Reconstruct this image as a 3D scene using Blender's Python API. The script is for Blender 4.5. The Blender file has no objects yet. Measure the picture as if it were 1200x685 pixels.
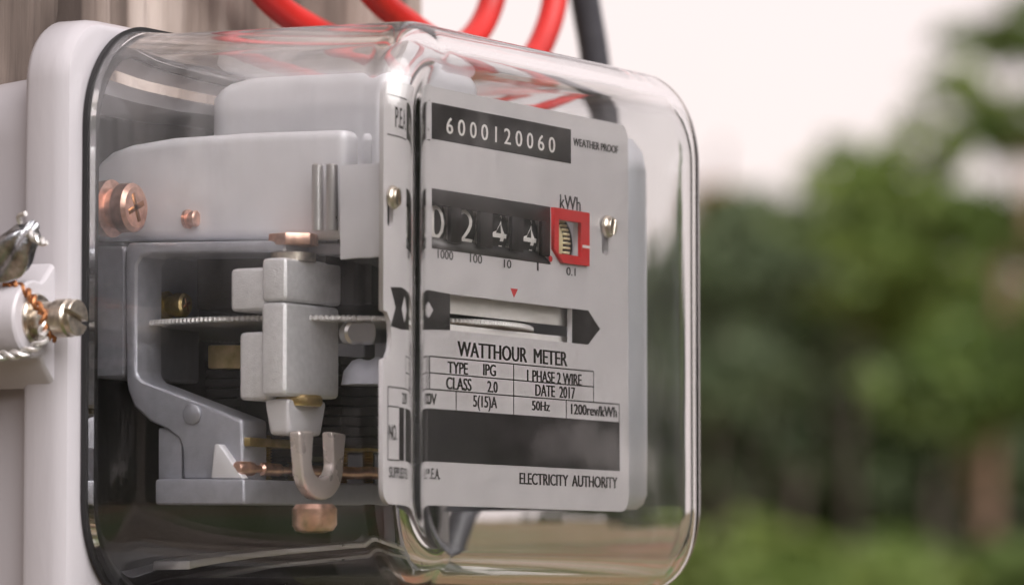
import bpy, bmesh, math, random
import numpy as np
from mathutils import Vector, Matrix

# ------------------------------------------------------------------ camera
SC = bpy.context.scene
COL = SC.collection
EYE = 1.60                                   # eye level above the ground, metres
F = 5300.0                                   # focal length in photo pixels (1200 wide)
YAW = math.radians(62); PITCH = math.atan((690 - 342.5) / F)
VH = Vector((math.sin(YAW), math.cos(YAW), 0)); RT = Vector((math.cos(YAW), -math.sin(YAW), 0))
FW = VH * math.cos(PITCH) + Vector((0, 0, math.sin(PITCH))); UP = RT.cross(FW)
# meter frame: millimetres, front of the glass at y = 0, eye level z = 0
CAM = Vector((-60, 0, 0)) - 800 * VH + 19.3 * RT

cd = bpy.data.cameras.new('camera'); cam = bpy.data.objects.new('camera', cd); COL.objects.link(cam)
cam.matrix_world = Matrix((RT, UP, -FW)).transposed().to_4x4()
cam.location = Vector((CAM.x * .001, CAM.y * .001, EYE))
cd.sensor_width = 36; cd.lens = 36 * F / 1200
cd.clip_start = .02; cd.clip_end = 2000
cd.dof.use_dof = True; cd.dof.focus_distance = .855; cd.dof.aperture_fstop = 17.5
cd.dof.aperture_blades = 0
SC.camera = cam

# ------------------------------------------------------------------ sky and sun
SUN_DIR = Vector((-.40, -.70, .58)).normalized()       # towards the sun
SUN_EL = math.asin(SUN_DIR.z); SUN_AZ = math.atan2(SUN_DIR.x, SUN_DIR.y)
W = bpy.data.worlds.new('World'); SC.world = W; W.use_nodes = True
nt = W.node_tree; nt.nodes.clear()
wo = nt.nodes.new('ShaderNodeOutputWorld'); bg = nt.nodes.new('ShaderNodeBackground')
sky = nt.nodes.new('ShaderNodeTexSky'); sky.sky_type = 'NISHITA'; sky.sun_disc = False
sky.sun_elevation = SUN_EL; sky.sun_rotation = SUN_AZ; sky.dust_density = 4; sky.air_density = 1.2
tc = nt.nodes.new('ShaderNodeTexCoord')
cn = nt.nodes.new('ShaderNodeTexNoise'); cn.inputs['Scale'].default_value = 2.2; cn.inputs['Detail'].default_value = 5
cr = nt.nodes.new('ShaderNodeValToRGB')
cr.color_ramp.elements[0].position = .35; cr.color_ramp.elements[0].color = (3.85, 3.33, 3.27, 1)
cr.color_ramp.elements[1].position = .7; cr.color_ramp.elements[1].color = (4.4, 3.78, 3.68, 1)
mx = nt.nodes.new('ShaderNodeMix'); mx.data_type = 'RGBA'; mx.inputs['Factor'].default_value = .93
nt.links.new(tc.outputs['Generated'], cn.inputs['Vector']); nt.links.new(cn.outputs['Fac'], cr.inputs['Fac'])
nt.links.new(sky.outputs['Color'], mx.inputs[6]); nt.links.new(cr.outputs['Color'], mx.inputs[7])
nt.links.new(mx.outputs[2], bg.inputs['Color']); bg.inputs['Strength'].default_value = .1
nt.links.new(bg.outputs[0], wo.inputs['Surface'])
sd = bpy.data.lights.new('sun', 'SUN'); sun = bpy.data.objects.new('sun', sd); COL.objects.link(sun)
sd.energy = 1.5; sd.angle = math.radians(52); sd.color = (1, .965, .95)
sun.rotation_euler = SUN_DIR.to_track_quat('Z', 'Y').to_euler(); sun.location = (-3, -4, 6)

SC.view_settings.view_transform = 'Standard'; SC.view_settings.look = 'None'
SC.view_settings.exposure = 1.4; SC.view_settings.gamma = 1
c = SC.cycles
c.use_denoising = True; c.max_bounces = 18; c.transmission_bounces = 14; c.glossy_bounces = 6
c.diffuse_bounces = 3; c.transparent_max_bounces = 16
c.caustics_reflective = True; c.caustics_refractive = True; c.blur_glossy = .3
c.sample_clamp_indirect = 6; c.sample_clamp_direct = 0

# ------------------------------------------------------------------ helpers
random.seed(5); RNG = np.random.default_rng(5)
MM = .001
ORG = Vector((0, 0, EYE))

def ray(px, py): return FW + RT * ((px - 600) / F) - UP * ((py - 342.5) / F)
def onx(px, py, x): d = ray(px, py); return CAM + d * ((x - CAM.x) / d.x)
def ony(px, py, y): d = ray(px, py); return CAM + d * ((y - CAM.y) / d.y)

def tag(o, label=None, cat=None, group=None, kind=None):
    for k, v in (('label', label), ('category', cat), ('group', group), ('kind', kind)):
        if v: o[k] = v
    return o
def empty(name, loc=(0, 0, 0)):
    o = bpy.data.objects.new(name, None); o.empty_display_size = .02; COL.objects.link(o); o.location = loc
    return o
def link(name, me, mat, parent=None, smooth=True, loc=None):
    me.materials.clear(); me.materials.append(mat)
    if smooth: me.polygons.foreach_set('use_smooth', [True] * len(me.polygons))
    o = bpy.data.objects.new(name, me); COL.objects.link(o)
    if parent: o.parent = parent
    if loc: o.location = loc
    return o
def from_bm(name, bm, mat, parent=None, smooth=True, sharp=35, scale=MM):
    if scale != 1: bmesh.ops.scale(bm, vec=(scale,) * 3, verts=bm.verts)
    bmesh.ops.recalc_face_normals(bm, faces=bm.faces)
    if smooth:
        for e in bm.edges:
            if len(e.link_faces) == 2 and e.calc_face_angle(0) > math.radians(sharp): e.smooth = False
    me = bpy.data.meshes.new(name); bm.to_mesh(me); bm.free()
    return link(name, me, mat, parent, smooth)
def bevel(bm, w, seg=2, ang=25):
    es = [e for e in bm.edges if len(e.link_faces) == 2 and e.calc_face_angle(0) > math.radians(ang)]
    if w > 0: bmesh.ops.bevel(bm, geom=es, offset=w, segments=seg, affect='EDGES', profile=.6, clamp_overlap=True)
def box_bm(x0, x1, y0, y1, z0, z1, b=0, seg=2, taper=None):
    bm = bmesh.new()
    bmesh.ops.create_cube(bm, size=1)
    for v in bm.verts:
        tx = tz = 1
        if taper and v.co.z < 0: tx = taper
        cx, cy = (x0 + x1) / 2, (y0 + y1) / 2
        v.co = Vector((cx + v.co.x * (x1 - x0) * tx, cy + v.co.y * (y1 - y0) * tx, z0 if v.co.z < 0 else z1))
    if b: bevel(bm, b, seg)
    return bm
def box(name, x0, x1, y0, y1, z0, z1, mat, parent, b=.4, seg=2, taper=None):
    return from_bm(name, box_bm(x0, x1, y0, y1, z0, z1, b, seg, taper), mat, parent)
def prism(name, pts, axis, a0, a1, mat, parent, b=.4, seg=2):
    """pts: list of (u,v); axis 'x': (y,z) extruded a0..a1 in x; 'y': (x,z) in y; 'z': (x,y) in z"""
    bm = bmesh.new()
    f = {'x': lambda u, v, a: (a, u, v), 'y': lambda u, v, a: (u, a, v), 'z': lambda u, v, a: (u, v, a)}[axis]
    A = [bm.verts.new(f(u, v, a0)) for u, v in pts]; B = [bm.verts.new(f(u, v, a1)) for u, v in pts]
    bm.faces.new(A); bm.faces.new(B[::-1]); n = len(pts)
    for i in range(n): bm.faces.new((A[i], A[(i + 1) % n], B[(i + 1) % n], B[i]))
    bmesh.ops.recalc_face_normals(bm, faces=bm.faces)
    if b: bevel(bm, b, seg, 40)
    bmesh.ops.triangulate(bm, faces=[q for q in bm.faces if len(q.verts) > 4])
    return from_bm(name, bm, mat, parent)
def lathe_bm(prof, origin, axis, seg=32, bm=None):
    """prof: (dist along axis, radius)"""
    bm = bm or bmesh.new(); axis = Vector(axis).normalized(); origin = Vector(origin)
    q = axis.to_track_quat('Z', 'Y'); rings = []
    for d, r in prof:
        rings.append([bm.verts.new(origin + q @ Vector((max(r, 1e-4) * math.cos(2 * math.pi * k / seg), max(r, 1e-4) * math.sin(2 * math.pi * k / seg), d))) for k in range(seg)])
    for a, b in zip(rings, rings[1:]):
        for k in range(seg): bm.faces.new((a[k], a[(k + 1) % seg], b[(k + 1) % seg], b[k]))
    bm.faces.new(rings[0][::-1]); bm.faces.new(rings[-1])
    return bm
def lathe(name, prof, origin, axis, mat, parent, seg=32): return from_bm(name, lathe_bm(prof, origin, axis, seg), mat, parent)
def spline(pts, n=12):
    P = [Vector(p) for p in pts]; P = [P[0] * 2 - P[1]] + P + [P[-1] * 2 - P[-2]]; out = []
    for i in range(1, len(P) - 2):
        p0, p1, p2, p3 = P[i - 1:i + 3]; t0 = 0; t1 = t0 + max(1e-6, (p1 - p0).length) ** .5; t2 = t1 + max(1e-6, (p2 - p1).length) ** .5; t3 = t2 + max(1e-6, (p3 - p2).length) ** .5
        for k in range(n):
            t = t1 + (t2 - t1) * k / n
            a1 = p0 * ((t1 - t) / (t1 - t0)) + p1 * ((t - t0) / (t1 - t0)); a2 = p1 * ((t2 - t) / (t2 - t1)) + p2 * ((t - t1) / (t2 - t1)); a3 = p2 * ((t3 - t) / (t3 - t2)) + p3 * ((t - t2) / (t3 - t2))
            b1 = a1 * ((t2 - t) / (t2 - t0)) + a2 * ((t - t0) / (t2 - t0)); b2 = a2 * ((t3 - t) / (t3 - t1)) + a3 * ((t - t1) / (t3 - t1))
            out.append(b1 * ((t2 - t) / (t2 - t1)) + b2 * ((t - t1) / (t2 - t1)))
    out.append(P[-2]); return out
def tube_bm(pts, r, seg=10, bm=None, rend=None):
    bm = bm or bmesh.new(); pts = [Vector(p) for p in pts]; n = len(pts); rings = []
    ref = Vector((.31, .17, .93)).normalized()
    for i, p in enumerate(pts):
        t = (pts[min(i + 1, n - 1)] - pts[max(i - 1, 0)]).normalized()
        ref = (ref - t * ref.dot(t)).normalized(); s = t.cross(ref)
        rr = r if rend is None else r + (rend - r) * i / (n - 1)
        rings.append([bm.verts.new(p + (ref * math.cos(2 * math.pi * k / seg) + s * math.sin(2 * math.pi * k / seg)) * rr) for k in range(seg)])
    for a, b in zip(rings, rings[1:]):
        for k in range(seg): bm.faces.new((a[k], a[(k + 1) % seg], b[(k + 1) % seg], b[k]))
    bm.faces.new(rings[0][::-1]); bm.faces.new(rings[-1]); return bm
def twisted_bm(pts, R, r, pitch, seg=7, bm=None, strands=2):
    """wires twisted round a path"""
    bm = bm or bmesh.new(); pts = [Vector(p) for p in pts]
    L = [0]
    for a, b in zip(pts, pts[1:]): L.append(L[-1] + (b - a).length)
    n = max(8, int(L[-1] / pitch * 10)); res = []
    for s in range(strands):
        line = []; ref = Vector((.3, .5, .8)).normalized()
        for i in range(n + 1):
            d = L[-1] * i / n; j = max(0, min(len(pts) - 2, int(np.searchsorted(L, d)) - 1))
            t = (d - L[j]) / max(1e-6, L[j + 1] - L[j]); p = pts[j].lerp(pts[j + 1], t); tg = (pts[j + 1] - pts[j]).normalized()
            ref = (ref - tg * ref.dot(tg)).normalized(); s2 = tg.cross(ref)
            a = 2 * math.pi * d / pitch + s * 2 * math.pi / strands
            line.append(p + (ref * math.cos(a) + s2 * math.sin(a)) * R)
        tube_bm(line, r, seg, bm)
    return bm

# ------------------------------------------------------------------ materials
def mat(name, col, rough=.5, metal=0, var=.0, vscale=300, bump=0, bscale=2000, spec=.5, coat=0, stretch=(1, 1, 1), col2=None):
    m = bpy.data.materials.new(name); m.use_nodes = True; t = m.node_tree; b = t.nodes['Principled BSDF']
    b.inputs['Base Color'].default_value = (*col, 1); b.inputs['Roughness'].default_value = rough
    b.inputs['Metallic'].default_value = metal; b.inputs['Specular IOR Level'].default_value = spec
    b.inputs['Coat Weight'].default_value = coat; b.inputs['Coat Roughness'].default_value = .15
    if var or bump or col2:
        co = t.nodes.new('ShaderNodeTexCoord'); mp = t.nodes.new('ShaderNodeMapping'); mp.inputs['Scale'].default_value = stretch
        t.links.new(co.outputs['Object'], mp.inputs['Vector'])
    if var or col2:
        n = t.nodes.new('ShaderNodeTexNoise'); n.inputs['Scale'].default_value = vscale; n.inputs['Detail'].default_value = 6
        t.links.new(mp.outputs[0], n.inputs['Vector'])
        r = t.nodes.new('ShaderNodeValToRGB'); r.color_ramp.elements[0].position = .3; r.color_ramp.elements[1].position = .7
        lo = tuple(x * (1 - var) for x in col); hi = col2 or tuple(min(1, x * (1 + var)) for x in col)
        r.color_ramp.elements[0].color = (*lo, 1); r.color_ramp.elements[1].color = (*hi, 1)
        t.links.new(n.outputs['Fac'], r.inputs['Fac']); t.links.new(r.outputs[0], b.inputs['Base Color'])
        rr = t.nodes.new('ShaderNodeMapRange'); rr.inputs[3].default_value = max(.02, rough - .1); rr.inputs[4].default_value = min(1, rough + .12)
        t.links.new(n.outputs['Fac'], rr.inputs[0]); t.links.new(rr.outputs[0], b.inputs['Roughness'])
    if bump:
        n2 = t.nodes.new('ShaderNodeTexNoise'); n2.inputs['Scale'].default_value = bscale; n2.inputs['Detail'].default_value = 3
        t.links.new(mp.outputs[0], n2.inputs['Vector'])
        bp = t.nodes.new('ShaderNodeBump'); bp.inputs['Strength'].default_value = bump; bp.inputs['Distance'].default_value = .0004
        t.links.new(n2.outputs['Fac'], bp.inputs['Height']); t.links.new(bp.outputs[0], b.inputs['Normal'])
    return m
M = {}
M['enamel'] = mat('enamel_grey', (.49, .475, .508), .36, var=.055, vscale=30, bump=.14, bscale=700, coat=.25, stretch=(1, 1, .25))
M['casting'] = mat('cast_paint', (.44, .45, .51), .42, metal=.3, var=.08, vscale=500, bump=.22, bscale=3800)
M['casting_pale'] = mat('cast_pale', (.78, .775, .82), .4, var=.05, vscale=90, bump=.08, bscale=3000)
M['magnet'] = mat('magnet_paint', (.82, .82, .85), .45, metal=.25, var=.07, vscale=900, bump=.4, bscale=3600)
M['plate'] = mat('plate_paint', (.585, .565, .582), .42, var=.04, vscale=120, bump=.06, bscale=1500)
M['ink'] = mat('black_ink', (.018, .016, .017), .45, var=.1, vscale=300)
M['red'] = mat('red_plastic', (.62, .028, .03), .35, var=.06, vscale=300, coat=.2)
M['white_ink'] = mat('white_ink', (.74, .72, .70), .5, var=.04, vscale=600)
M['black'] = mat('black_phenolic', (.022, .020, .021), .38, var=.25, vscale=90, bump=.2, bscale=600)
M['coil'] = mat('dark_core', (.035, .033, .033), .5, var=.3, vscale=200, bump=.3, bscale=900)
M['zinc'] = mat('zinc_sheet', (.66, .68, .73), .33, metal=.45, var=.16, vscale=45, stretch=(1, 1, .3), bump=.2, bscale=300)
M['steel'] = mat('bright_steel', (.74, .73, .73), .3, metal=.9, var=.04, vscale=150)
M['alu'] = mat('disc_aluminium', (.90, .89, .89), .45, metal=.8, var=.04, vscale=500)
M['copper'] = mat('copper_plated', (.84, .50, .40), .36, metal=.85, var=.3, vscale=500)
M['brass'] = mat('passivated_brass', (.60, .48, .18), .38, metal=.85, var=.3, vscale=350, col2=(.70, .52, .28))
M['nickel'] = mat('nickel_screw', (.64, .58, .50), .32, metal=1, var=.35, vscale=600, bump=.15, bscale=900)
M['fork'] = mat('fork_tinned', (.86, .78, .76), .27, metal=.45, var=.06, vscale=200, bump=.08, bscale=700)
M['lead'] = mat('lead_seal', (.34, .36, .40), .33, metal=1, var=.5, vscale=420, bump=.9, bscale=500, col2=(.62, .63, .66))
M['wire'] = mat('galvanised_wire', (.70, .69, .68), .35, metal=.8, var=.15, vscale=900)
M['wire_rust'] = mat('copper_wire', (.45, .20, .09), .4, metal=.8, var=.3, vscale=900)
M['rubber'] = mat('gasket_rubber', (.012, .012, .013), .6, var=.2, vscale=400)
M['drum'] = mat('drum_black', (.025, .024, .024), .4, var=.1, vscale=500)
M['drum_side'] = mat('drum_gear', (.50, .47, .44), .4, var=.12, vscale=700)
M['drum_gold'] = mat('drum_beige', (.62, .55, .34), .45, var=.1, vscale=700)
M['cable_red'] = mat('red_cable', (.50, .018, .015), .45, var=.2, vscale=60, bump=.1, bscale=500)
M['conduit'] = mat('grey_cable', (.060, .060, .072), .4, var=.2, vscale=90, bump=.1, bscale=500)
M['bark'] = mat('bark', (.055, .042, .034), .9, var=.45, vscale=14, bump=.6, bscale=40, stretch=(1, 1, .2))
M['bark_pale'] = mat('bark_pale', (.24, .15, .10), .9, var=.35, vscale=10, bump=.6, bscale=40, stretch=(1, 1, .2))

g = bpy.data.materials.new('clear_glass'); g.use_nodes = True; t = g.node_tree; b = t.nodes['Principled BSDF']
b.inputs['Transmission Weight'].default_value = 1; b.inputs['Roughness'].default_value = 0; b.inputs['IOR'].default_value = 1.5
b.inputs['Base Color'].default_value = (.985, .99, .988, 1)
co = t.nodes.new('ShaderNodeTexCoord'); n1 = t.nodes.new('ShaderNodeTexNoise'); n1.inputs['Scale'].default_value = 38; n1.inputs['Detail'].default_value = 1.5
bp = t.nodes.new('ShaderNodeBump'); bp.inputs['Strength'].default_value = .2; bp.inputs['Distance'].default_value = .0004
t.links.new(co.outputs['Object'], n1.inputs['Vector']); t.links.new(n1.outputs['Fac'], bp.inputs['Height']); t.links.new(bp.outputs[0], b.inputs['Normal'])
gm = t.nodes.new('ShaderNodeMapping'); gm.inputs['Scale'].default_value = (1, 1, .35)
n3 = t.nodes.new('ShaderNodeTexNoise'); n3.inputs['Scale'].default_value = 55; n3.inputs['Detail'].default_value = 7; n3.inputs['Distortion'].default_value = .6
mr = t.nodes.new('ShaderNodeMapRange'); mr.inputs[1].default_value = .38; mr.inputs[2].default_value = .75; mr.inputs[3].default_value = .001; mr.inputs[4].default_value = .016
n4 = t.nodes.new('ShaderNodeTexNoise'); n4.inputs['Scale'].default_value = 900; n4.inputs['Detail'].default_value = 2
mr2 = t.nodes.new('ShaderNodeMapRange'); mr2.inputs[1].default_value = .66; mr2.inputs[2].default_value = .8; mr2.inputs[3].default_value = 0; mr2.inputs[4].default_value = .05
sm = t.nodes.new('ShaderNodeMath'); sm.operation = 'ADD'
t.links.new(co.outputs['Object'], gm.inputs[0]); t.links.new(gm.outputs[0], n3.inputs['Vector']); t.links.new(n3.outputs['Fac'], mr.inputs[0])
t.links.new(co.outputs['Object'], n4.inputs['Vector']); t.links.new(n4.outputs['Fac'], mr2.inputs[0])
t.links.new(mr.outputs[0], sm.inputs[0]); t.links.new(mr2.outputs[0], sm.inputs[1])
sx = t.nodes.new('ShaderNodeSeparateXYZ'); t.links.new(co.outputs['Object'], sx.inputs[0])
mz = t.nodes.new('ShaderNodeMapRange'); mz.interpolation_type = 'SMOOTHSTEP'; mz.inputs[1].default_value = .045; mz.inputs[2].default_value = .088  # milky haze painted into the upper side walls, standing in for pale reflections
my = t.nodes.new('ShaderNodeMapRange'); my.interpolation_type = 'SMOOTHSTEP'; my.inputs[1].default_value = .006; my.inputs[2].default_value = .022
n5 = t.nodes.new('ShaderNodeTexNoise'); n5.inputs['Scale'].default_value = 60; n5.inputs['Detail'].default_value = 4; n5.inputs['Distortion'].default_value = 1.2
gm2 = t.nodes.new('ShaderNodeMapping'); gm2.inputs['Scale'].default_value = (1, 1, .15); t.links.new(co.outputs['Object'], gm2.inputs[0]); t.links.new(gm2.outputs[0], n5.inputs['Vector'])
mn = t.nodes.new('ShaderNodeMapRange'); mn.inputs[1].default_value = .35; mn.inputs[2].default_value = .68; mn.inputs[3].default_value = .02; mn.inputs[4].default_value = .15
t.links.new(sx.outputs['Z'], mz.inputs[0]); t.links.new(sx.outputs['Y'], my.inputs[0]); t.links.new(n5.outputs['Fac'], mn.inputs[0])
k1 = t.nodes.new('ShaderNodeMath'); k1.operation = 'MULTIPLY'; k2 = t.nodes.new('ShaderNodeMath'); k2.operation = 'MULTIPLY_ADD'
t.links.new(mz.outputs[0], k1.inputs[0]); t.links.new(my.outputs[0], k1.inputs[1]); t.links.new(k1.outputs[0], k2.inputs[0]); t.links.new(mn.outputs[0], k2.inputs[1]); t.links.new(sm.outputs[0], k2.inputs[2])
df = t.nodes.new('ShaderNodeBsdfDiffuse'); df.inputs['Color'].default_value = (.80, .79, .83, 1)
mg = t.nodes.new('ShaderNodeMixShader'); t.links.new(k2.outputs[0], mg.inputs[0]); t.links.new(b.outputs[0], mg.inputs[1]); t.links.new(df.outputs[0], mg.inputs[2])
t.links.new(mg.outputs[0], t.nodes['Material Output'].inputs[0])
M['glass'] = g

def leaf_mat(name, c1, c2):
    m = bpy.data.materials.new(name); m.use_nodes = True; t = m.node_tree; b = t.nodes['Principled BSDF']
    ge = t.nodes.new('ShaderNodeNewGeometry'); r = t.nodes.new('ShaderNodeValToRGB')
    r.color_ramp.elements[0].color = (*c1, 1); r.color_ramp.elements[1].color = (*c2, 1)
    t.links.new(ge.outputs['Random Per Island'], r.inputs['Fac']); t.links.new(r.outputs[0], b.inputs['Base Color'])
    b.inputs['Roughness'].default_value = .5
    tr = t.nodes.new('ShaderNodeBsdfTranslucent'); t.links.new(r.outputs[0], tr.inputs['Color'])
    ms = t.nodes.new('ShaderNodeMixShader'); ms.inputs[0].default_value = .45
    out = t.nodes['Material Output']; t.links.new(b.outputs[0], ms.inputs[1]); t.links.new(tr.outputs[0], ms.inputs[2]); t.links.new(ms.outputs[0], out.inputs[0])
    return m
M['leaf_dark'] = leaf_mat('leaf_dark', (.035, .055, .022), (.08, .115, .04))
M['leaf_mid'] = leaf_mat('leaf_mid', (.10, .17, .04), (.20, .28, .07))
M['leaf_lime'] = leaf_mat('leaf_lime', (.14, .23, .05), (.31, .38, .11))
M['leaf_grey'] = leaf_mat('leaf_grey', (.12, .17, .09), (.24, .30, .17))
M['leaf_rust'] = leaf_mat('leaf_rust', (.28, .12, .03), (.42, .24, .06))

# ------------------------------------------------------------------ ground
def ground():
    m = bpy.data.materials.new('soil_and_grass'); m.use_nodes = True; t = m.node_tree; b = t.nodes['Principled BSDF']
    co = t.nodes.new('ShaderNodeTexCoord'); n = t.nodes.new('ShaderNodeTexNoise'); n.inputs['Scale'].default_value = .35; n.inputs['Detail'].default_value = 7
    r = t.nodes.new('ShaderNodeValToRGB'); e = r.color_ramp.elements
    e[0].position = .40; e[0].color = (.20, .095, .055, 1); e[1].position = .60; e[1].color = (.07, .11, .035, 1)
    t.links.new(co.outputs['Object'], n.inputs['Vector']); t.links.new(n.outputs['Fac'], r.inputs['Fac']); t.links.new(r.outputs[0], b.inputs['Base Color'])
    b.inputs['Roughness'].default_value = .95
    n2 = t.nodes.new('ShaderNodeTexNoise'); n2.inputs['Scale'].default_value = 9; n2.inputs['Detail'].default_value = 8
    bp = t.nodes.new('ShaderNodeBump'); bp.inputs['Strength'].default_value = .8; bp.inputs['Distance'].default_value = .05
    t.links.new(co.outputs['Object'], n2.inputs['Vector']); t.links.new(n2.outputs['Fac'], bp.inputs['Height']); t.links.new(bp.outputs[0], b.inputs['Normal'])
    bm = bmesh.new(); bmesh.ops.create_grid(bm, x_segments=40, y_segments=40, size=600)
    o = from_bm('ground', bm, m, scale=1); tag(o, kind='structure'); return o
ground()

# ------------------------------------------------------------------ wooden post
def wood_post():
    m = bpy.data.materials.new('weathered_wood'); m.use_nodes = True; t = m.node_tree; b = t.nodes['Principled BSDF']
    co = t.nodes.new('ShaderNodeTexCoord')
    def noise(sc, det, stretch, dist=0):
        mp = t.nodes.new('ShaderNodeMapping'); mp.inputs['Scale'].default_value = stretch
        n = t.nodes.new('ShaderNodeTexNoise'); n.inputs['Scale'].default_value = sc; n.inputs['Detail'].default_value = det; n.inputs['Distortion'].default_value = dist
        t.links.new(co.outputs['Object'], mp.inputs['Vector']); t.links.new(mp.outputs[0], n.inputs['Vector']); return n
    a = noise(60, 8, (1, 1, .09), .4); p = noise(16, 5, (1, 1, .35), .6); f = noise(420, 4, (1, 1, .05))
    r = t.nodes.new('ShaderNodeValToRGB'); e = r.color_ramp.elements
    e[0].position = .39; e[0].color = (.05, .036, .030, 1); e[1].position = .62; e[1].color = (.50, .43, .39, 1)
    el = e.new(.5); el.color = (.22, .175, .15, 1)
    ad = t.nodes.new('ShaderNodeMath'); ad.operation = 'MULTIPLY_ADD'; ad.inputs[1].default_value = .5
    t.links.new(a.outputs['Fac'], ad.inputs[0])
    m2 = t.nodes.new('ShaderNodeMath'); m2.operation = 'MULTIPLY'; m2.inputs[1].default_value = .52
    t.links.new(p.outputs['Fac'], m2.inputs[0]); t.links.new(m2.outputs[0], ad.inputs[2])
    t.links.new(ad.outputs[0], r.inputs['Fac']); t.links.new(r.outputs[0], b.inputs['Base Color']); b.inputs['Roughness'].default_value = .88
    mm = t.nodes.new('ShaderNodeMath'); mm.operation = 'MULTIPLY_ADD'; mm.inputs[1].default_value = .5
    t.links.new(f.outputs['Fac'], mm.inputs[0]); t.links.new(a.outputs['Fac'], mm.inputs[2])
    bp = t.nodes.new('ShaderNodeBump'); bp.inputs['Strength'].default_value = .8; bp.inputs['Distance'].default_value = .0025
    t.links.new(mm.outputs[0], bp.inputs['Height']); t.links.new(bp.outputs[0], b.inputs['Normal'])
    # rounded rectangle section with checks (drying cracks) cut into it
    hw, hd, R = 142, 120, 26; sec = []
    def arc(cx, cy, a0):
        return [(cx + R * math.cos(a0 + i * math.pi / 16), cy + R * math.sin(a0 + i * math.pi / 16)) for i in range(9)]
    corners = [arc(hw - R, -hd + R, -math.pi / 2), arc(hw - R, hd - R, 0), arc(-hw + R, hd - R, math.pi / 2), arc(-hw + R, -hd + R, math.pi)]
    for i, cr_ in enumerate(corners):
        sec += cr_; nx = corners[(i + 1) % 4][0]; n = 110 if i == 3 else 50
        for k in range(1, n): sec.append((cr_[-1][0] + (nx[0] - cr_[-1][0]) * k / n, cr_[-1][1] + (nx[1] - cr_[-1][1]) * k / n))
    zs = list(np.linspace(-1605, -150, 12)) + list(np.linspace(-120, 320, 56)) + list(np.linspace(360, 1500, 14))
    cracks = [(-54, 3.0, 14), (-20, 1.6, 6), (22, 2.6, 10), (70, 3.0, 12), (104, 2.0, 8), (-100, 2.4, 9)]
    bm = bmesh.new(); rings = []
    ph = RNG.uniform(0, 6.28, 12)
    for z in zs:
        ring = []
        for x, y in sec:
            d = 0
            if y < -hd + 2:
                for j, (cx, w, dep) in enumerate(cracks):
                    xc = cx + 5 * math.sin(z * .006 + ph[j]) + 1.5 * math.sin(z * .04 + ph[j + 5])
                    u = abs(x - xc) / w
                    if u < 1: d += dep * (1 - u) * (.45 + .55 * math.sin(z * .011 + ph[j + 3]) ** 2)
                d += .5 * math.sin(x * .9 + .7 * math.sin(z * .01)) + .35 * math.sin(x * 2.3 + z * .008) + 1.2 * math.sin(x * .11 + z * .004) + 1.3
            L = math.hypot(x, y); k = 1 - d / 120 if y < -hd + 2 else 1
            ring.append(bm.verts.new((x, y * k, z)))
        rings.append(ring)
    n = len(sec)
    for a_, b_ in zip(rings, rings[1:]):
        for k in range(n): bm.faces.new((a_[k], a_[(k + 1) % n], b_[(k + 1) % n], b_[k]))
    bm.faces.new(rings[0][::-1]); bm.faces.new(rings[-1])
    o = from_bm('wooden_post', bm, m, sharp=60)
    o.location = ORG + Vector((-5, 95 + hd + .4, 0)) * MM
    tag(o, 'weathered grey brown timber post with drying cracks behind the electricity meter', 'post')
wood_post()

# ------------------------------------------------------------------ trees and shrubs
def leaves_mesh(name, centres, sizes, mats_idx=None):
    n = len(centres); up = RNG.normal(size=(n, 3)); up[:, 2] = np.abs(up[:, 2]) * .8 + .2
    up /= np.linalg.norm(up, axis=1)[:, None]
    a = RNG.normal(size=(n, 3)); a -= up * (a * up).sum(1)[:, None]; a /= np.linalg.norm(a, axis=1)[:, None]
    b_ = np.cross(up, a); s = sizes[:, None]
    v = np.stack([centres - a * s, centres + b_ * s * .45 + up * s * .12, centres + a * s - up * s * .15, centres - b_ * s * .45 + up * s * .12], 1).reshape(-1, 3)
    idx = np.arange(4 * n)
    tri = idx.reshape(n, 4)[:, [0, 1, 2, 0, 2, 3]].reshape(-1)
    me = bpy.data.meshes.new(name); me.vertices.add(4 * n); me.vertices.foreach_set('co', v.ravel())
    me.loops.add(6 * n); me.loops.foreach_set('vertex_index', tri.astype(np.int32))
    me.polygons.add(2 * n); me.polygons.foreach_set('loop_start', np.arange(0, 6 * n, 3, dtype=np.int32))
    me.update(); me.validate(); return me
def clump_points(blobs, n, shell=.45):
    """blobs: (x,y,z,rx,ry,rz) ellipsoids, leaves gathered in sprays near their skins"""
    out = []; w = np.array([bl[3] * bl[4] + bl[4] * bl[5] + bl[3] * bl[5] for bl in blobs]); w = w / w.sum()
    for bl, k in zip(blobs, (w * n).astype(int)):
        ns = max(6, k // 45)
        d = RNG.normal(size=(ns, 3)); d /= np.linalg.norm(d, axis=1)[:, None]
        d *= RNG.uniform(shell, 1.08, (ns, 1))
        sp = d[RNG.integers(0, ns, k)] + RNG.normal(size=(k, 3)) * .13
        out.append(np.array(bl[:3]) + sp * np.array(bl[3:]))
    return np.concatenate(out)
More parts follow.
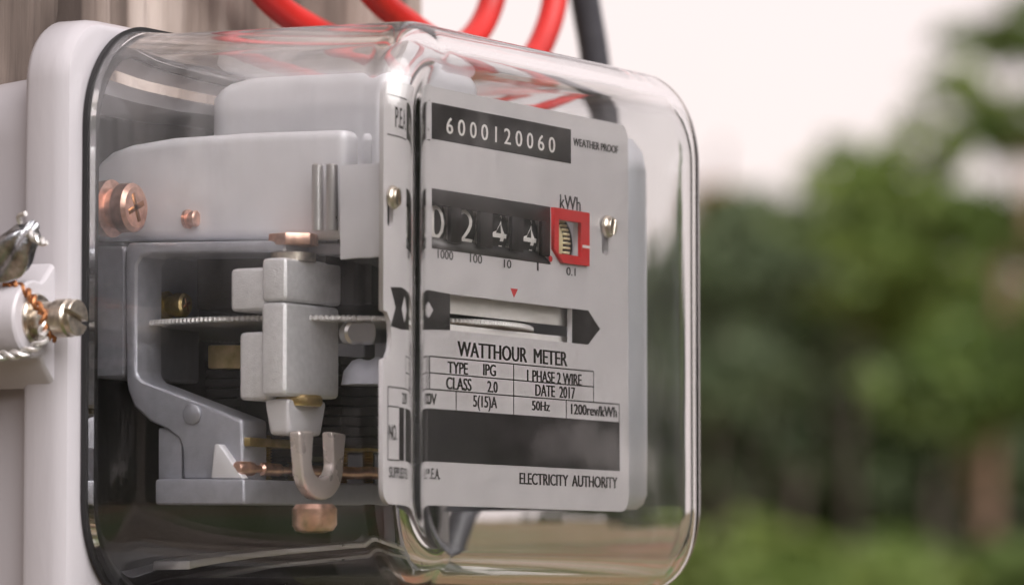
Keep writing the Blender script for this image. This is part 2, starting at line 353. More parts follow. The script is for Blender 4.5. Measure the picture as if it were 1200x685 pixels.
def tree(name, loc, blobs, n, leaf, mat_l, label, cat='tree', group=None, trunk=None, bark='bark', limbs=True, shell=.45):
    root = empty(name, loc)
    pts = clump_points(blobs, n, shell); me = leaves_mesh('crown', pts, RNG.uniform(.6, 1.2, len(pts)) * leaf)
    link('crown', me, M[mat_l], root, smooth=False)
    bm = bmesh.new(); top = min(bl[2] for bl in blobs) + .2
    r = trunk or .09
    path = [Vector((0, 0, -.05)), Vector((.03, .02, top * .35)), Vector((-.04, .03, top * .7)), Vector((.02, -.02, top + .3))]
    P = spline(path, 5); tube_bm(P, r, 10, bm, r * .6)
    for bl in blobs:
        e = Vector(bl[:3]); st = P[int(len(P) * RNG.uniform(.55, .95))]
        mid = st.lerp(e, .5) + Vector(RNG.normal(size=3)) * .12
        tube_bm(spline([st, mid, e], 4), r * .5, 6, bm, r * .12)
        for q in range(3):
            e2 = e + Vector(RNG.normal(size=3)) * bl[3] * .5
            tube_bm(spline([mid, mid.lerp(e2, .6) + Vector((0, 0, .06)), e2], 3), r * .22, 5, bm, r * .06)
    from_bm('trunk' if cat == 'tree' else 'stem', bm, M[bark], root, scale=1)
    tag(root, label, cat, group); return root
def at(px, dist):
    """ground point under a photo column at a distance along the view (metres)"""
    d = VH + RT * ((px - 600) / F)
    return Vector((CAM.x * MM, CAM.y * MM, 0)) + d * dist
def hz(py, dist): return EYE + (690 - py) / F * dist         # height of a photo row at that distance
def blob(px, py, base, dist, wpx, hpx, dd=.6, doff=0):
    """ellipsoid in the tree's own frame, sized so that it subtends wpx x hpx at its distance"""
    p = at(px, dist + doff) - base
    return (p.x, p.y, hz(py, dist + doff), wpx / F * dist, wpx / F * dist * dd + .25, hpx / F * dist)

B = at(935, 24)
tree('dense_tree', B, [blob(900, 400, B, 24, 90, 70), blob(965, 420, B, 24, 110, 95), blob(925, 500, B, 24, 120, 90), blob(840, 490, B, 24, 70, 90), blob(1010, 520, B, 24, 90, 90), blob(930, 590, B, 24, 140, 60), blob(1060, 580, B, 24, 90, 70), blob(860, 600, B, 24, 80, 60), blob(1130, 560, B, 24, 80, 80)],
     22000, .07, 'leaf_dark', 'dense dark green tree with a low shady crown in the middle of the trees', trunk=.06, shell=.25)
B = at(1010, 20)
tree('bright_tree', B, [blob(985, 265, B, 20, 62, 55), blob(1055, 205, B, 20, 55, 50), blob(1085, 285, B, 20, 70, 60), blob(1020, 325, B, 20, 80, 45), blob(925, 285, B, 20, 45, 40), blob(1130, 125, B, 20, 32, 42), blob(1110, 360, B, 20, 80, 55)],
     7500, .06, 'leaf_lime', 'bright yellow green tree standing before the dense dark tree', trunk=.03)
B = at(1172, 18)
tree('tall_tree', B, [blob(1200, 40, B, 18, 32, 45), blob(1190, 265, B, 18, 48, 45), blob(1185, 400, B, 18, 66, 60), blob(1125, 450, B, 18, 60, 60), blob(1215, 140, B, 18, 32, 40)],
     5500, .055, 'leaf_mid', 'tall mid green tree with a pale brown trunk at its foot', trunk=.04, bark='bark_pale')
B = at(845, 19)
tree('grey_tree', B, [blob(835, 320, B, 19, 50, 45), blob(862, 265, B, 19, 36, 32), blob(830, 420, B, 19, 40, 60), blob(885, 320, B, 19, 40, 36)],
     4500, .055, 'leaf_grey', 'slender grey green tree in front of the dense dark tree', trunk=.025)
B = at(842, 28)
tree('rusty_shrub', B, [blob(842, 232, B, 28, 20, 16), blob(836, 262, B, 28, 14, 14)], 500, .06, 'leaf_rust', 'spindly shrub with orange brown leaves rising above the slender grey green tree', 'shrub', trunk=.03)
B = at(930, 15)
tree('low_shrub', B, [blob(905, 665, B, 15, 75, 28), blob(985, 672, B, 15, 60, 26), blob(850, 685, B, 15, 60, 25), blob(930, 720, B, 15, 140, 40), blob(880, 640, B, 15, 40, 25)], 6000, .04, 'leaf_lime', 'low pale green leafy shrub growing under the dense dark tree', 'shrub', trunk=.03)
B = at(1090, 16)
tree('low_shrub', B, [blob(1075, 665, B, 16, 60, 35), blob(1120, 700, B, 16, 70, 40), blob(1030, 715, B, 16, 70, 40), blob(1150, 670, B, 16, 60, 40), blob(1200, 690, B, 16, 60, 50)], 5000, .045, 'leaf_mid', 'low mid green shrub beside the pale brown trunk', 'shrub', trunk=.03)
B = at(1010, 38)
hb = []
for k in range(11): hb.append(blob(700 + 75 * k, 430 + 25 * math.sin(k * 1.7), B, 38, 95, 120 + 15 * math.sin(k * 2.3), .8))
for k in range(9): hb.append(blob(740 + 85 * k, 620, B, 38, 110, 110, .8)); hb.append(blob(780 + 85 * k, 530, B, 38, 100, 80, .8)); hb.append(blob(760 + 85 * k, 690, B, 38, 100, 60, .8))
tree('thicket', B, hb, 34000, .12, 'leaf_dark', 'dark green thicket filling the far end of the yard behind every tree', 'thicket', trunk=.06, shell=.2)

# unseen trees added round the yard to darken what the glass mirrors: three kinds, copied
def unseen_yard_tree(leafm, label, s=1.25):
    bl = [(0, 0, 3.0 * s, 1.7 * s, 1.6 * s, 1.3 * s), (1.4 * s, .3, 2.2 * s, 1.3 * s, 1.3 * s, 1.1 * s), (-1.3 * s, -.4, 2.3 * s, 1.4 * s, 1.3 * s, 1.1 * s), (.2, 1.0 * s, 3.6 * s, 1.1 * s, 1.1 * s, .8 * s), (-.3, -.9 * s, 1.5 * s, 1.6 * s, 1.5 * s, 1.0 * s), (.6, .5, 1.0 * s, 1.7 * s, 1.6 * s, .9 * s)]
    return tree('unseen_yard_tree', (0, 0, 0), bl, 9000, .17, leafm, label, 'tree', 'unseen trees added for the glass cover to mirror', trunk=.14, shell=.2)
yt = [unseen_yard_tree('leaf_dark', 'unseen broad dark green tree added across the yard to darken the glass reflections'), unseen_yard_tree('leaf_mid', 'unseen broad mid green tree added across the yard to darken the glass reflections', 1.1)]
used = set()
for i, a in enumerate(range(104, 352, 15)):
    src = yt[1 if i % 4 == 1 and a < 300 else 0]
    if src.name in used:
        o = src.copy(); COL.objects.link(o)
        for ch in src.children:
            c2 = ch.copy(); COL.objects.link(c2); c2.parent = o
    else: o = src; used.add(src.name)
    d = 13 + 3 * ((i * 7) % 5) / 4; o.location = (math.cos(math.radians(a)) * d, math.sin(math.radians(a)) * d, 0); o.rotation_euler.z = i * 1.3

# ------------------------------------------------------------------ the meter
T = 3.5; CX0, CX1, CZ0, CZ1, CYB = -60.0, 68.0, -1.0, 103.0, 66.0
YP = 10.0                                      # front of the name plate
def snell(d, n, eta):
    d = d.normalized(); cs = -d.dot(n); return d * eta + n * (eta * cs - math.sqrt(1 - eta * eta * (1 - cs * cs)))
def thru_front(px, py, y=YP):
    """where a photo pixel lands on a plane behind the front glass"""
    d = ray(px, py); p = CAM + d * ((0 - CAM.y) / d.y)
    g_ = snell(d, Vector((0, -1, 0)), 1 / 1.5); p = p + g_ * (T / g_.y); return p + d * ((y - T) / d.y)
def thru_side(px, py, x):
    d = ray(px, py); p = CAM + d * ((CX0 - CAM.x) / d.x)
    g_ = snell(d, Vector((-1, 0, 0)), 1 / 1.5); p = p + g_ * (T / g_.x); return p + d * ((x - CX0 - T) / d.x)
def S(px, py, x):
    p = thru_side(px, py, x); return (p.y, p.z)
def SY(px, py, y):
    d = ray(px, py); p = CAM + d * ((CX0 - CAM.x) / d.x)
    g_ = snell(d, Vector((-1, 0, 0)), 1 / 1.5); p = p + g_ * (T / g_.x); return p + d * ((y - p.y) / d.y)
def Q(px, py, y=YP):
    p = thru_front(px, py, y); return (p.x, p.z)

meter = empty('electricity_meter', ORG)
tag(meter, 'grey single phase electricity meter under a clear glass cover on the timber post', 'electricity meter')

# --- base
def rrect(x0, x1, z0, z1, r, n=14, ns=6):
    out = []
    for cx, cz, a0 in ((x1 - r, z1 - r, 0), (x0 + r, z1 - r, 90), (x0 + r, z0 + r, 180), (x1 - r, z0 + r, 270)):
        for k in range(n + 1):
            a = math.radians(a0 + 90 * k / n); out.append((cx + r * math.cos(a), cz + r * math.sin(a)))
    res = []
    for i, p in enumerate(out):
        res.append(p); q = out[(i + 1) % len(out)]
        if (i + 1) % (n + 1) == 0:
            for k in range(1, ns): res.append((p[0] + (q[0] - p[0]) * k / ns, p[1] + (q[1] - p[1]) * k / ns))
    return res
def loft(name, rings, mt, parent, caps=True, closed=False, sharp=35):
    bm = bmesh.new(); R_ = [[bm.verts.new((x, y, z)) for x, z in pts] for y, pts in rings]; n = len(R_[0])
    pairs = list(zip(R_, R_[1:])) + ([(R_[-1], R_[0])] if closed else [])
    for a, b_ in pairs:
        for k in range(n): bm.faces.new((a[k], a[(k + 1) % n], b_[(k + 1) % n], b_[k]))
    if caps: bm.faces.new(R_[0]); bm.faces.new(R_[-1][::-1])
    return from_bm(name, bm, mt, parent, sharp=sharp)
fx0, fx1, fz0, fz1 = -67.0, 77.0, -62.0, 105.6
def fl(o, r): return rrect(fx0 + o, fx1 - o, fz0 + o, fz1 - o, r)
op = rrect(CX0 + 3.5, CX1 - 3.5, CZ0 + 3.5, CZ1 - 3.5, 14)
loft('flange', [(67.2, op), (66.5, fl(2.2, 10)), (67.0, fl(1.0, 11)), (68.4, fl(.2, 12)), (70, fl(0, 12)), (75, fl(0, 12)), (76, fl(.4, 12)), (76.5, fl(1.2, 11)), (76.5, op)], M['enamel'], meter, caps=False, closed=True)
def hs(o, r): return rrect(-63 + o, 73 - o, -58 + o, 97 - o, r)
loft('base_housing', [(90.5, hs(4, 10)), (76.45, hs(3, 11)), (76.4, hs(0, 14)), (92, hs(1.5, 13)), (94, hs(2.2, 12)), (95, hs(4, 10))], M['enamel'], meter)
# lug with the sealing screw
LZ = onx(45, 374, -72).z
def lug():
    pts = [(-66.0, LZ + 11.5), (-70, LZ + 7.6)]
    for k in range(13):
        a = math.radians(75 + 210 * k / 12); pts.append((-73 + 7.2 * math.cos(a), LZ + 7.2 * math.sin(a)))
    pts += [(-70, LZ - 8.6), (-66.0, LZ - 12.5)]
    return prism('seal_lug', pts, 'y', onx(42, 374, -73).y, 92, M['enamel'], meter, b=1.1, seg=3)
lug()
ys = onx(42, 374, -73).y
sc = lathe('sealing_screw', [(0, 4.6), (.6, 4.7), (1.1, 4.4), (1.2, 3.1), (5.0, 3.1), (5.2, 3.5), (7.6, 3.5), (8.1, 3.1)], (-73, ys + .2, LZ), (0, -1, 0), M['nickel'], meter, 36)
def slotbar(parent, mt, p, n, length, w, d, ang):
    """slot in a screw head: the two proud half-moon lands stand either side of it"""
    n = Vector(n).normalized(); u = n.orthogonal().normalized(); v = n.cross(u)
    u2 = u * math.cos(ang) + v * math.sin(ang); v2 = n.cross(u2); p = Vector(p); r = length / 2
    for s in (-1, 1):
        bm = bmesh.new(); a0 = math.asin(min(.9, w / 2 / r)); pts = []
        for k in range(11):
            a = a0 + (math.pi - 2 * a0) * k / 10; pts.append(u2 * (r * math.cos(a)) + v2 * (s * r * math.sin(a)))
        A_ = [bm.verts.new(p + q) for q in pts]; B_ = [bm.verts.new(p + q + n * d) for q in pts]
        bm.faces.new(A_); bm.faces.new(B_[::-1]); m_ = len(pts)
        for k in range(m_): bm.faces.new((A_[k], A_[(k + 1) % m_], B_[(k + 1) % m_], B_[k]))
        bmesh.ops.recalc_face_normals(bm, faces=bm.faces); bevel(bm, .12, 1, 60)
        from_bm('slot_land', bm, mt, parent)
slotbar(sc, M['nickel'], (-73, ys + .2 - 8.1, LZ), (0, -1, 0), 6.7, 1.0, 1.3, math.radians(-62))
# terminal cover below the glass
loft('terminal_cover', [(38, rrect(-56, 66, -56, -9, 8)), (36.5, rrect(-55, 65, -55, -10, 7)), (36.6, rrect(-50, 60, -50, -15, 5))][::-1] + [(66.4, rrect(-58, 68, -58, -7, 9))], M['black'], meter)
def gk(o, r): return rrect(CX0 + o, CX1 - o, CZ0 + o, CZ1 - o, r)
loft('gasket', [(66.45, gk(-2.2, 20)), (65.4, gk(-2.4, 20)), (65.4, gk(-1.3, 19.4)), (65.85, gk(-1.0, 19.2)), (65.9, gk(3.4, 15.5)), (66.45, gk(3.5, 15.4))], M['rubber'], meter, caps=False, closed=True)
box('back_plate', -58.5, 68, 88.5, 90.3, -53, 92.5, M['black'], meter, .2)

# --- glass cover: outer skin, inner skin and back rim in one closed shell
def cover():
    def ring(off, y):
        d = .9 * y / CYB - .9; fl_ = .8 * max(0, (y - 56) / 10) ** 2
        o = off - d - fl_
        return rrect(CX0 + o - .9, CX1 - o + .9, CZ0 + o - .9, CZ1 - o + .9, max(1.0, 17.5 - off * .95 + 1.5 * y / CYB), 16, 10)
    out = []; Rf = 8.4
    for y in (65.7, 64.5, 62, 60, 58, 56, 50, 42, 34, 26, 19, 15, 12, 10.2, 9.0): out.append((y, ring(0, y)))
    for k in range(13):
        a = math.radians(90 * k / 12); out.append((Rf - Rf * math.sin(a), ring(Rf - Rf * math.cos(a), Rf - Rf * math.sin(a))))
    out += [(0, ring(9.4, 0)), (0, ring(12.5, 0)), (0, ring(15, 0))]
    inn = []; ri = Rf - T
    for y in (65.7, 64.5, 62, 60, 58, 56, 50, 42, 34, 26, 19, 15, 12, 10.2, 9.0): inn.append((y, ring(T, y)))
    for k in range(13):
        a = math.radians(90 * k / 12); inn.append((T + ri - ri * math.sin(a), ring(T + ri - ri * math.cos(a), T + ri - ri * math.sin(a))))
    inn += [(T, ring(9.4, 0)), (T, ring(12.5, 0)), (T, ring(15, 0))]
    bm = bmesh.new()
    rings = [[bm.verts.new((x, y, z)) for x, z in pts] for y, pts in inn[::-1] + out]
    n = len(rings[0])
    for a, b_ in zip(rings, rings[1:]):
        for k in range(n): bm.faces.new((a[k], a[(k + 1) % n], b_[(k + 1) % n], b_[k]))
    bm.faces.new(rings[0]); bm.faces.new(rings[-1][::-1])
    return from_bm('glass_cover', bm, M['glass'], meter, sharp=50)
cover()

# --- name plate with its openings
def curve_mesh(name, loops, y0, y1, mt, parent):
    cu = bpy.data.curves.new(name, 'CURVE'); cu.dimensions = '2D'; cu.fill_mode = 'BOTH'
    cu.extrude = abs(y1 - y0) / 2 * MM
    for lp in loops:
        s = cu.splines.new('POLY'); s.points.add(len(lp) - 1); s.use_cyclic_u = True
        for p, q in zip(s.points, lp): p.co = (q[0] * MM, q[1] * MM, 0, 1)
    o = bpy.data.objects.new('tmp', cu); COL.objects.link(o); dg = bpy.context.evaluated_depsgraph_get()
    me = bpy.data.meshes.new_from_object(o.evaluated_get(dg)); bpy.data.objects.remove(o); bpy.data.curves.remove(cu)
    me.transform(Matrix.Translation((0, (y0 + y1) / 2 * MM, 0)) @ Matrix.Rotation(math.pi / 2, 4, 'X')); me.name = name
    return link(name, me, mt, parent, smooth=False)
pl = ony(447, 300, YP).x + .6; pr, pt = Q(736, 150); pb = Q(700, 598)[1]
pt = Q(560, 112)[1]
def rect(a, b_, y=YP):                          # a: top-left pixel, b: bottom-right pixel
    x0, z1 = Q(*a, y); x1, z0 = Q(*b_, y); return x0, x1, z0, z1
wx0, wz1 = Q(506, 220); wx1 = Q(645, 243)[0]; wz0 = Q(507, 291)[1]
rx0, rz1 = Q(645.5, 243); rx1 = Q(687, 250)[0]; rz0 = Q(687, 312)[1]
vx0, vz1 = Q(651, 257); vx1 = Q(677, 260)[0]; vz0 = Q(651, 297)[1]
dx0, dz1 = Q(527.3, 344.3); dx1 = Q(670, 362)[0]; dz0 = Q(527.3, 386.7)[1]
nz = onx(455, 392, -50).z
notch = [(pl, nz + 4.4), (pl + 1.5, nz + 4.2), (pl + 3.0, nz + 2.6), (pl + 3.5, nz), (pl + 3.0, nz - 2.6), (pl + 1.5, nz - 4.2), (pl, nz - 4.4)]
def rr2(x0, x1, z0, z1, r, n=6):
    out = []
    for cx, cz, a0 in ((x1 - r, z1 - r, 0), (x0 + r, z1 - r, 90), (x0 + r, z0 + r, 180), (x1 - r, z0 + r, 270)):
        for k in range(n + 1):
            a = math.radians(a0 + 90 * k / n); out.append((cx + r * math.cos(a), cz + r * math.sin(a)))
    return out
outer = rr2(pl, pr, pb, pt, 3.0); i0 = [i for i, p in enumerate(outer) if abs(p[0] - pl) < 1e-6][-2:]
k_ = [i for i, p in enumerate(outer) if abs(p[0] - pl) < 1e-4 and p[1] > nz][-1]
outer = outer[:k_ + 1] + notch + outer[k_ + 1:]
sxR, szR = Q(709, 268); sxL, szL = sxR - 81.5, szR - .5
def keyhole(x, z): return rr2(x - 1.3, x + 1.3, z - 5.2, z + 1.6, 1.25)
plate = curve_mesh('name_plate', [outer, [(wx0, wz0), (wx1, wz0), (wx1, wz1), (wx0, wz1)], [(vx0, vz0), (vx1, vz0), (vx1, vz1), (vx0, vz1)],
                                  [(dx0, dz0), (dx1, dz0), (dx1, dz1), (dx0, dz1)], keyhole(sxR, szR), keyhole(sxL, szL)], YP, YP + 1.0, M['plate'], meter)
def print_rect(name, x0, x1, z0, z1, mt=None, y=YP): return curve_mesh(name, [[(x0, z0), (x1, z0), (x1, z1), (x0, z1)]], y - .06, y - .015, mt or M['ink'], plate)

def text_mesh(s, bold=.02):
    """letters as a flat mesh; weight comes from copies set a hair apart sideways"""
    cu = bpy.data.curves.new('t', 'FONT'); cu.body = s; cu.size = 1; cu.resolution_u = 3
    o = bpy.data.objects.new('t', cu); COL.objects.link(o); dg = bpy.context.evaluated_depsgraph_get()
    me = bpy.data.meshes.new_from_object(o.evaluated_get(dg)); bpy.data.objects.remove(o); bpy.data.curves.remove(cu)
    sh = (-1, 0, 1) if bold > .001 else (0,)
    bm = bmesh.new()
    for k in sh:
        n0 = len(bm.verts); bm.from_mesh(me); bm.verts.ensure_lookup_table()
        for v in bm.verts[n0:]: v.co.x += k * bold; v.co.z = k * .012
    bm.to_mesh(me); bm.free()
    co_ = np.empty(len(me.vertices) * 3); me.vertices.foreach_get('co', co_); return me, co_.reshape(-1, 3)
_m, _c = text_mesh('H', 0); CAP = _c[:, 1].max(); bpy.data.meshes.remove(_m)
def put_text(name, s, x0, x1, z0, z1, mt, parent, y, bold=.02):
    me, co_ = text_mesh(s, bold); a, b_ = co_[:, 0].min(), co_[:, 0].max()
    out = np.stack([(x0 + (co_[:, 0] - a) / (b_ - a) * (x1 - x0)) * MM, (y - co_[:, 2]) * MM, (z0 + co_[:, 1] / CAP * (z1 - z0)) * MM], 1)
    me.vertices.foreach_set('co', out.ravel()); me.update(); me.name = name
    return link(name, me, mt, parent, smooth=False)
def px_text(s, lb, rb, top, mt='ink', bold=.012, y=YP, dy=.07):
    x0, z0 = Q(*lb, y); x1, _ = Q(*rb, y); z1 = Q(lb[0], top, y)[1]
    return put_text('lettering', s, x0, x1, z0, z1, M[mt], plate, y - dy, bold)
# serial bar
bx0, bz1 = Q(506, 120); bx1 = Q(669, 152)[0]; bz0 = Q(503, 162)[1]
print_rect('serial_bar', bx0, bx1, bz0, bz1)
px_text('6 0 0 0 1 2 0 0 6 0', (522.4, 156), (650, 182), 137.4, 'white_ink', .012, dy=.12)
for a in (('WEATHER PROOF', (671.5, 170.5), (724.2, 179.7), 161.5), ('kWh', (655.7, 243.6), (680.2, 248), 227.5),
          ('1000', (512.3, 302.3), (530.7, 305), 292), ('100', (550.2, 307), (564.7, 309), 297), ('10', (590, 313.3), (599, 313.7), 303.6),
          ('1', (629, 317), (631, 317), 307), ('0.1', (663.3, 322), (674, 322.7), 312.6),
          ('WATTHOUR  METER', (535.7, 416.7), (664.7, 428.3), 399.3), ('TYPE', (524, 436.7), (548, 438), 423), ('IPG', (565.7, 439.3), (581, 441), 426),
          ('1 PHASE 2 WIRE', (617.3, 446), (681.3, 449.3), 432.7), ('CLASS', (522.3, 455.3), (552.3, 457.3), 441.3), ('2.0', (570.7, 459), (583, 460), 446),
          ('DATE  2017', (626.7, 463.3), (673.7, 466.3), 449.7), ('220V', (491, 472.5), (511.5, 473), 459.5), ('5(15)A', (554, 476), (582.3, 476.7), 462.7),
          ('50Hz', (622.7, 480), (644, 481.7), 469), ('1200rev/kWh', (668.7, 484.7), (722.7, 487.3), 472.7),
          ('ELECTRICITY  AUTHORITY', (608.3, 566.7), (723.3, 571), 553.3)):
    light = a[0] in ('kWh', '1000', '100', '10', '1', '0.1')
    px_text(a[0], a[1], a[2], a[3], bold=.016 if light else .038)
# wording at the left end, seen through the side of the glass
def side_text(s, x0, x1, zt, zb): put_text('lettering', s, x0, x1, zb, zt, M['ink'], plate, YP - .07)
z_no = ony(455, 515, YP).z, ony(455, 497, YP).z
side_text('NO.', pl + 2.4, pl + 6.2, z_no[1], z_no[0])
zs_ = ony(455, 559, YP).z, ony(455, 546.5, YP).z
side_text('SUPPLIED P.E.A.', pl + 2.4, pl + 17.5, zs_[1], zs_[0])
zp_ = bz0 + 1.3, bz1 - 1.6
side_text('P.E.A.', pl + 5.0, bx0 - 1.0, zp_[1], zp_[0])
# ruled table
LN = .22
def hline(z, x0, x1): print_rect('table_line', x0, x1, z - LN / 2, z + LN / 2)
def vline(x, z0, z1): print_rect('table_line', x - LN / 2, x + LN / 2, z0, z1)
t0 = Q(503.3, 417)[1]; t1 = Q(503.3, 436.3)[1]; t2 = Q(503.3, 455.6)[1]; t3 = Q(502, 478)[1]; tb = Q(502, 540)[1]
tx = [Q(p, 440)[0] for p in (503.3, 601.7, 695.7)]; bxr = Q(726, 500)[0]
bxl = Q(502, 500)[0]; lx = pl + 1.9
for z in (t0, t1): hline(z, tx[0], tx[2])
hline(t2, lx, bxr); vline(tx[0], t2, t0); vline(tx[1], t3, t0); vline(tx[2], t2, t0)
vline(Q(534.3, 470)[0], t3, t2); vline(Q(663.3, 475)[0], t3, t2); vline(bxr - LN / 2, t3, t2); vline(lx, tb, t2)
print_rect('number_bar', bxl, bxr, tb, t3); print_rect('number_bar', pl + 7.6, bxl - 1.4, tb, t3 - .0)
hline(t3, lx, pl + 7.4); hline(tb, lx, pl + 7.4)
hline(bz1 + .3, pl + 1.5, bx0 - .6); hline(bz0 - .3, pl + 1.5, bx0 - .6)
# pointer and disc window surround
tr_ = [Q(598.3, 337.6), Q(606.7, 338.6), Q(602.3, 348.6)]
curve_mesh('pointer', [tr_], YP - .06, YP - .015, M['red'], plate)
zc = (dz0 + dz1) / 2; hh = (dz1 - dz0) / 2; dmx = Q(498.7, 362)[0]
lft = [(dx0 - .02, dz0), (dx0 - .02, dz1)] + [(dmx - 13 + 0 * k, zc) for k in ()]
curve_mesh('window_border', [[(dx0 - .05, dz1), (dmx + 3, dz1 + .2), (dmx - 3, dz1 + .5), (dmx - 9, dz1 + .2), (dmx - 6.5, zc), (dmx - 9, dz0 - .2), (dmx - 3, dz0 - .5), (dmx + 3, dz0 - .2), (dx0 - .05, dz0)],
                             [(dmx - 2.8, zc), (dmx, zc + 2.5), (dmx + 2.8, zc), (dmx, zc - 2.5)]], YP - .06, YP - .015, M['ink'], plate)
ax = Q(703.3, 387)[0]; ab = Q(689, 375)[0]
curve_mesh('window_border', [[(dx1 + .05, dz1), (ab, dz1), (ax, zc), (ab, dz0), (dx1 + .05, dz0)]], YP - .06, YP - .015, M['ink'], plate)
# red decimal frame
ch = 2.4
curve_mesh('red_frame', [[(rx0, rz1), (rx1, rz1), (rx1, rz0), (rx0 + ch * 1.6, rz0), (rx0, rz0 + ch)], [(vx0, vz0), (vx1, vz0), (vx1, vz1), (vx0, vz1)]], YP - .75, YP - .03, M['red'], plate)
print_rect('decimal_mark', vx1 + .5, rx1 - .02, (vz0 + vz1) / 2 - 1.5, (vz0 + vz1) / 2 - 1.0, M['white_ink'], YP - .76)
cxp, czp = Q(645, 303); curve_mesh('decimal_point', [[(cxp + .75 * math.cos(a * math.pi / 6), czp + .6 * math.sin(a * math.pi / 6)) for a in range(12)]], YP - .06, YP - .015, M['red'], plate)
# plate screws
for x, z, a in ((sxR, szR, .5), (sxL, szL, 1.2)):
    s_ = lathe('fixing_screw', [(0, 1.2), (1.2, 1.2), (1.3, 2.2), (1.9, 2.15), (2.3, 1.8)], (x, YP + .9, z + .4), (0, -1, 0), M['nickel'], meter, 24)
    slotbar(s_, M['nickel'], (x, YP + .9 - 2.3, z + .4), (0, -1, 0), 3.5, .7, .6, a)

# --- counter
ctr = box('counter', -31, rx1 + 2, YP + 22, YP + 24, wz0 - 4, wz1 + 4, M['black'], meter, .4)
DF = YP + 1.5                                  # front of the drums
box('bezel_top', wx0 + .02, wx1 - .02, YP - .0, YP + .9, wz1 - 3.0, wz1 - .03, M['ink'], ctr, .1)
prism('bezel_ledge', [(YP - .1, wz0 + .05), (YP + 1.9, wz0 + 2.4), (YP + 4.0, wz0 + 2.4), (YP + 4.0, wz0 + .05)], 'x', wx0 + .02, wx1 - .02, M['coil'], ctr, 0)
slots = [(507, 528.5), (541.5, 563), (578, 600.5), (614, 636)]
sl = [(Q(a, 260)[0], Q(b_, 260)[0]) for a, b_ in slots]
edges = [wx0] + [v for s_ in sl for v in s_] + [wx1]
for k in range(0, len(edges), 2):
    if edges[k + 1] - edges[k] > .6: box('bezel_bar', edges[k] + .03, edges[k + 1] - .03, YP + .02, YP + .8, wz0 + 1.6, wz1 - 2.9, M['ink'], ctr, .12)
sl = [(Q(a, 260, DF)[0], Q(b_, 260, DF)[0]) for a, b_ in slots]
DR = 8.4; dcy = DF + DR; dcz = (wz0 + wz1) / 2 - .3
def bent_text(name, s, x0, x1, a_mid, h, mt, R_, bold=.02):
    me, co_ = text_mesh(s, bold); a, b_ = co_[:, 0].min(), co_[:, 0].max(); v0 = CAP / 2
    ang = a_mid + (co_[:, 1] - v0) / CAP * h / R_
    out = np.stack([x0 + (co_[:, 0] - a) / (b_ - a) * (x1 - x0), dcy - np.cos(ang) * (R_ + co_[:, 2]), dcz + np.sin(ang) * (R_ + co_[:, 2])], 1) * MM
    me.vertices.foreach_set('co', out.ravel()); me.update(); me.name = name
    return link(name, me, mt, ctr, smooth=False)
for (x0, x1), d, nxt, an in zip(sl, '0244', '1355', (0, .0, -.02, -.02)):
    w = x1 - x0; x0 = x0 - 2.0
    lathe('drum', [(0, DR), (x1 - 2.0 - x0, DR)], (x0, dcy, dcz), (1, 0, 0), M['drum'], ctr, 48)
    lathe('drum_flange', [(0, DR - .9), (.05, DR + .35), (.5, DR + .35), (.6, DR - .5)], (x1 - 1.0, dcy, dcz), (1, 0, 0), M['drum_side'], ctr, 48)
    bm = bmesh.new()
    for k in range(20):
        a = 2 * math.pi * k / 20; u = Vector((0, -math.cos(a), math.sin(a))); v = Vector((0, math.sin(a), math.cos(a))); cc = Vector((0, dcy, dcz)) + u * (DR - .55)
        vs = [bm.verts.new(cc + u * i * .5 + v * j * .55 + Vector((x1 - 1.95 if q < 0 else x1 - 1.02, 0, 0))) for q in (-1, 1) for i, j in ((-1, -1), (1, -1), (1, 1), (-1, 1))]
        for f_ in ((0, 1, 2, 3), (7, 6, 5, 4), (0, 4, 5, 1), (1, 5, 6, 2), (2, 6, 7, 3), (3, 7, 4, 0)): bm.faces.new([vs[i] for i in f_])
    from_bm('drum_teeth', bm, M['drum_side'], ctr)
    bent_text('digit', d, x0 + 1.3, x1 - 2.5, an, 6.4, M['drum_gold'] if False else M['white_ink'], DR + .04, 0)
    bent_text('digit', nxt, x0 + 1.3, x1 - 2.5, an - .98, 6.4, M['white_ink'], DR + .04, 0)
# decimal drum
lathe('drum', [(0, DR), (vx1 - vx0 - 2.6, DR)], (vx0 - 1.5, dcy - .4, dcz - .6), (1, 0, 0), M['drum_gold'], ctr, 48)
bm = bmesh.new(); x_ = vx0 + (vx1 - vx0) - 4.1
for k in range(60):
    a = 2 * math.pi * k / 60; u = Vector((0, -math.cos(a), math.sin(a))); v = Vector((0, math.sin(a), math.cos(a))); cc = Vector((0, dcy - .4, dcz - .6)) + u * DR
    L_ = 2.4 if k % 2 == 0 else 2.4
    vs = [bm.verts.new(cc + u * i * .35 + v * j * .2 + Vector((x_ + (0 if q < 0 else L_), 0, 0))) for q in (-1, 1) for i, j in ((-1, -1), (1, -1), (1, 1), (-1, 1))]
    for f_ in ((0, 1, 2, 3), (7, 6, 5, 4), (0, 4, 5, 1), (1, 5, 6, 2), (2, 6, 7, 3), (3, 7, 4, 0)): bm.faces.new([vs[i] for i in f_])
from_bm('drum_scale', bm, M['drum_gold'], ctr)
lathe('drum_flange', [(0, DR - .1), (vx1 - x_, DR - .1)], (x_, dcy - .4, dcz - .6), (1, 0, 0), M['drum'], ctr, 48)
dcy -= .4; dcz -= .6
for d, a in (('6', .35), ('7', -.5)): bent_text('digit', d, vx0 - .8, vx0 + 3.4, a, 5.6, M['ink'], DR + .04, .03)
dcy += .4; dcz += .6
prism('counter_bracket', [(YP + 1.2, wz1 + 3), (YP + 23, wz1 + 5), (YP + 23, wz0 - 5), (YP + 1.2, wz0 - 2)], 'x', pr - 4.2, pr - 3.2, M['casting_pale'], ctr, .2)
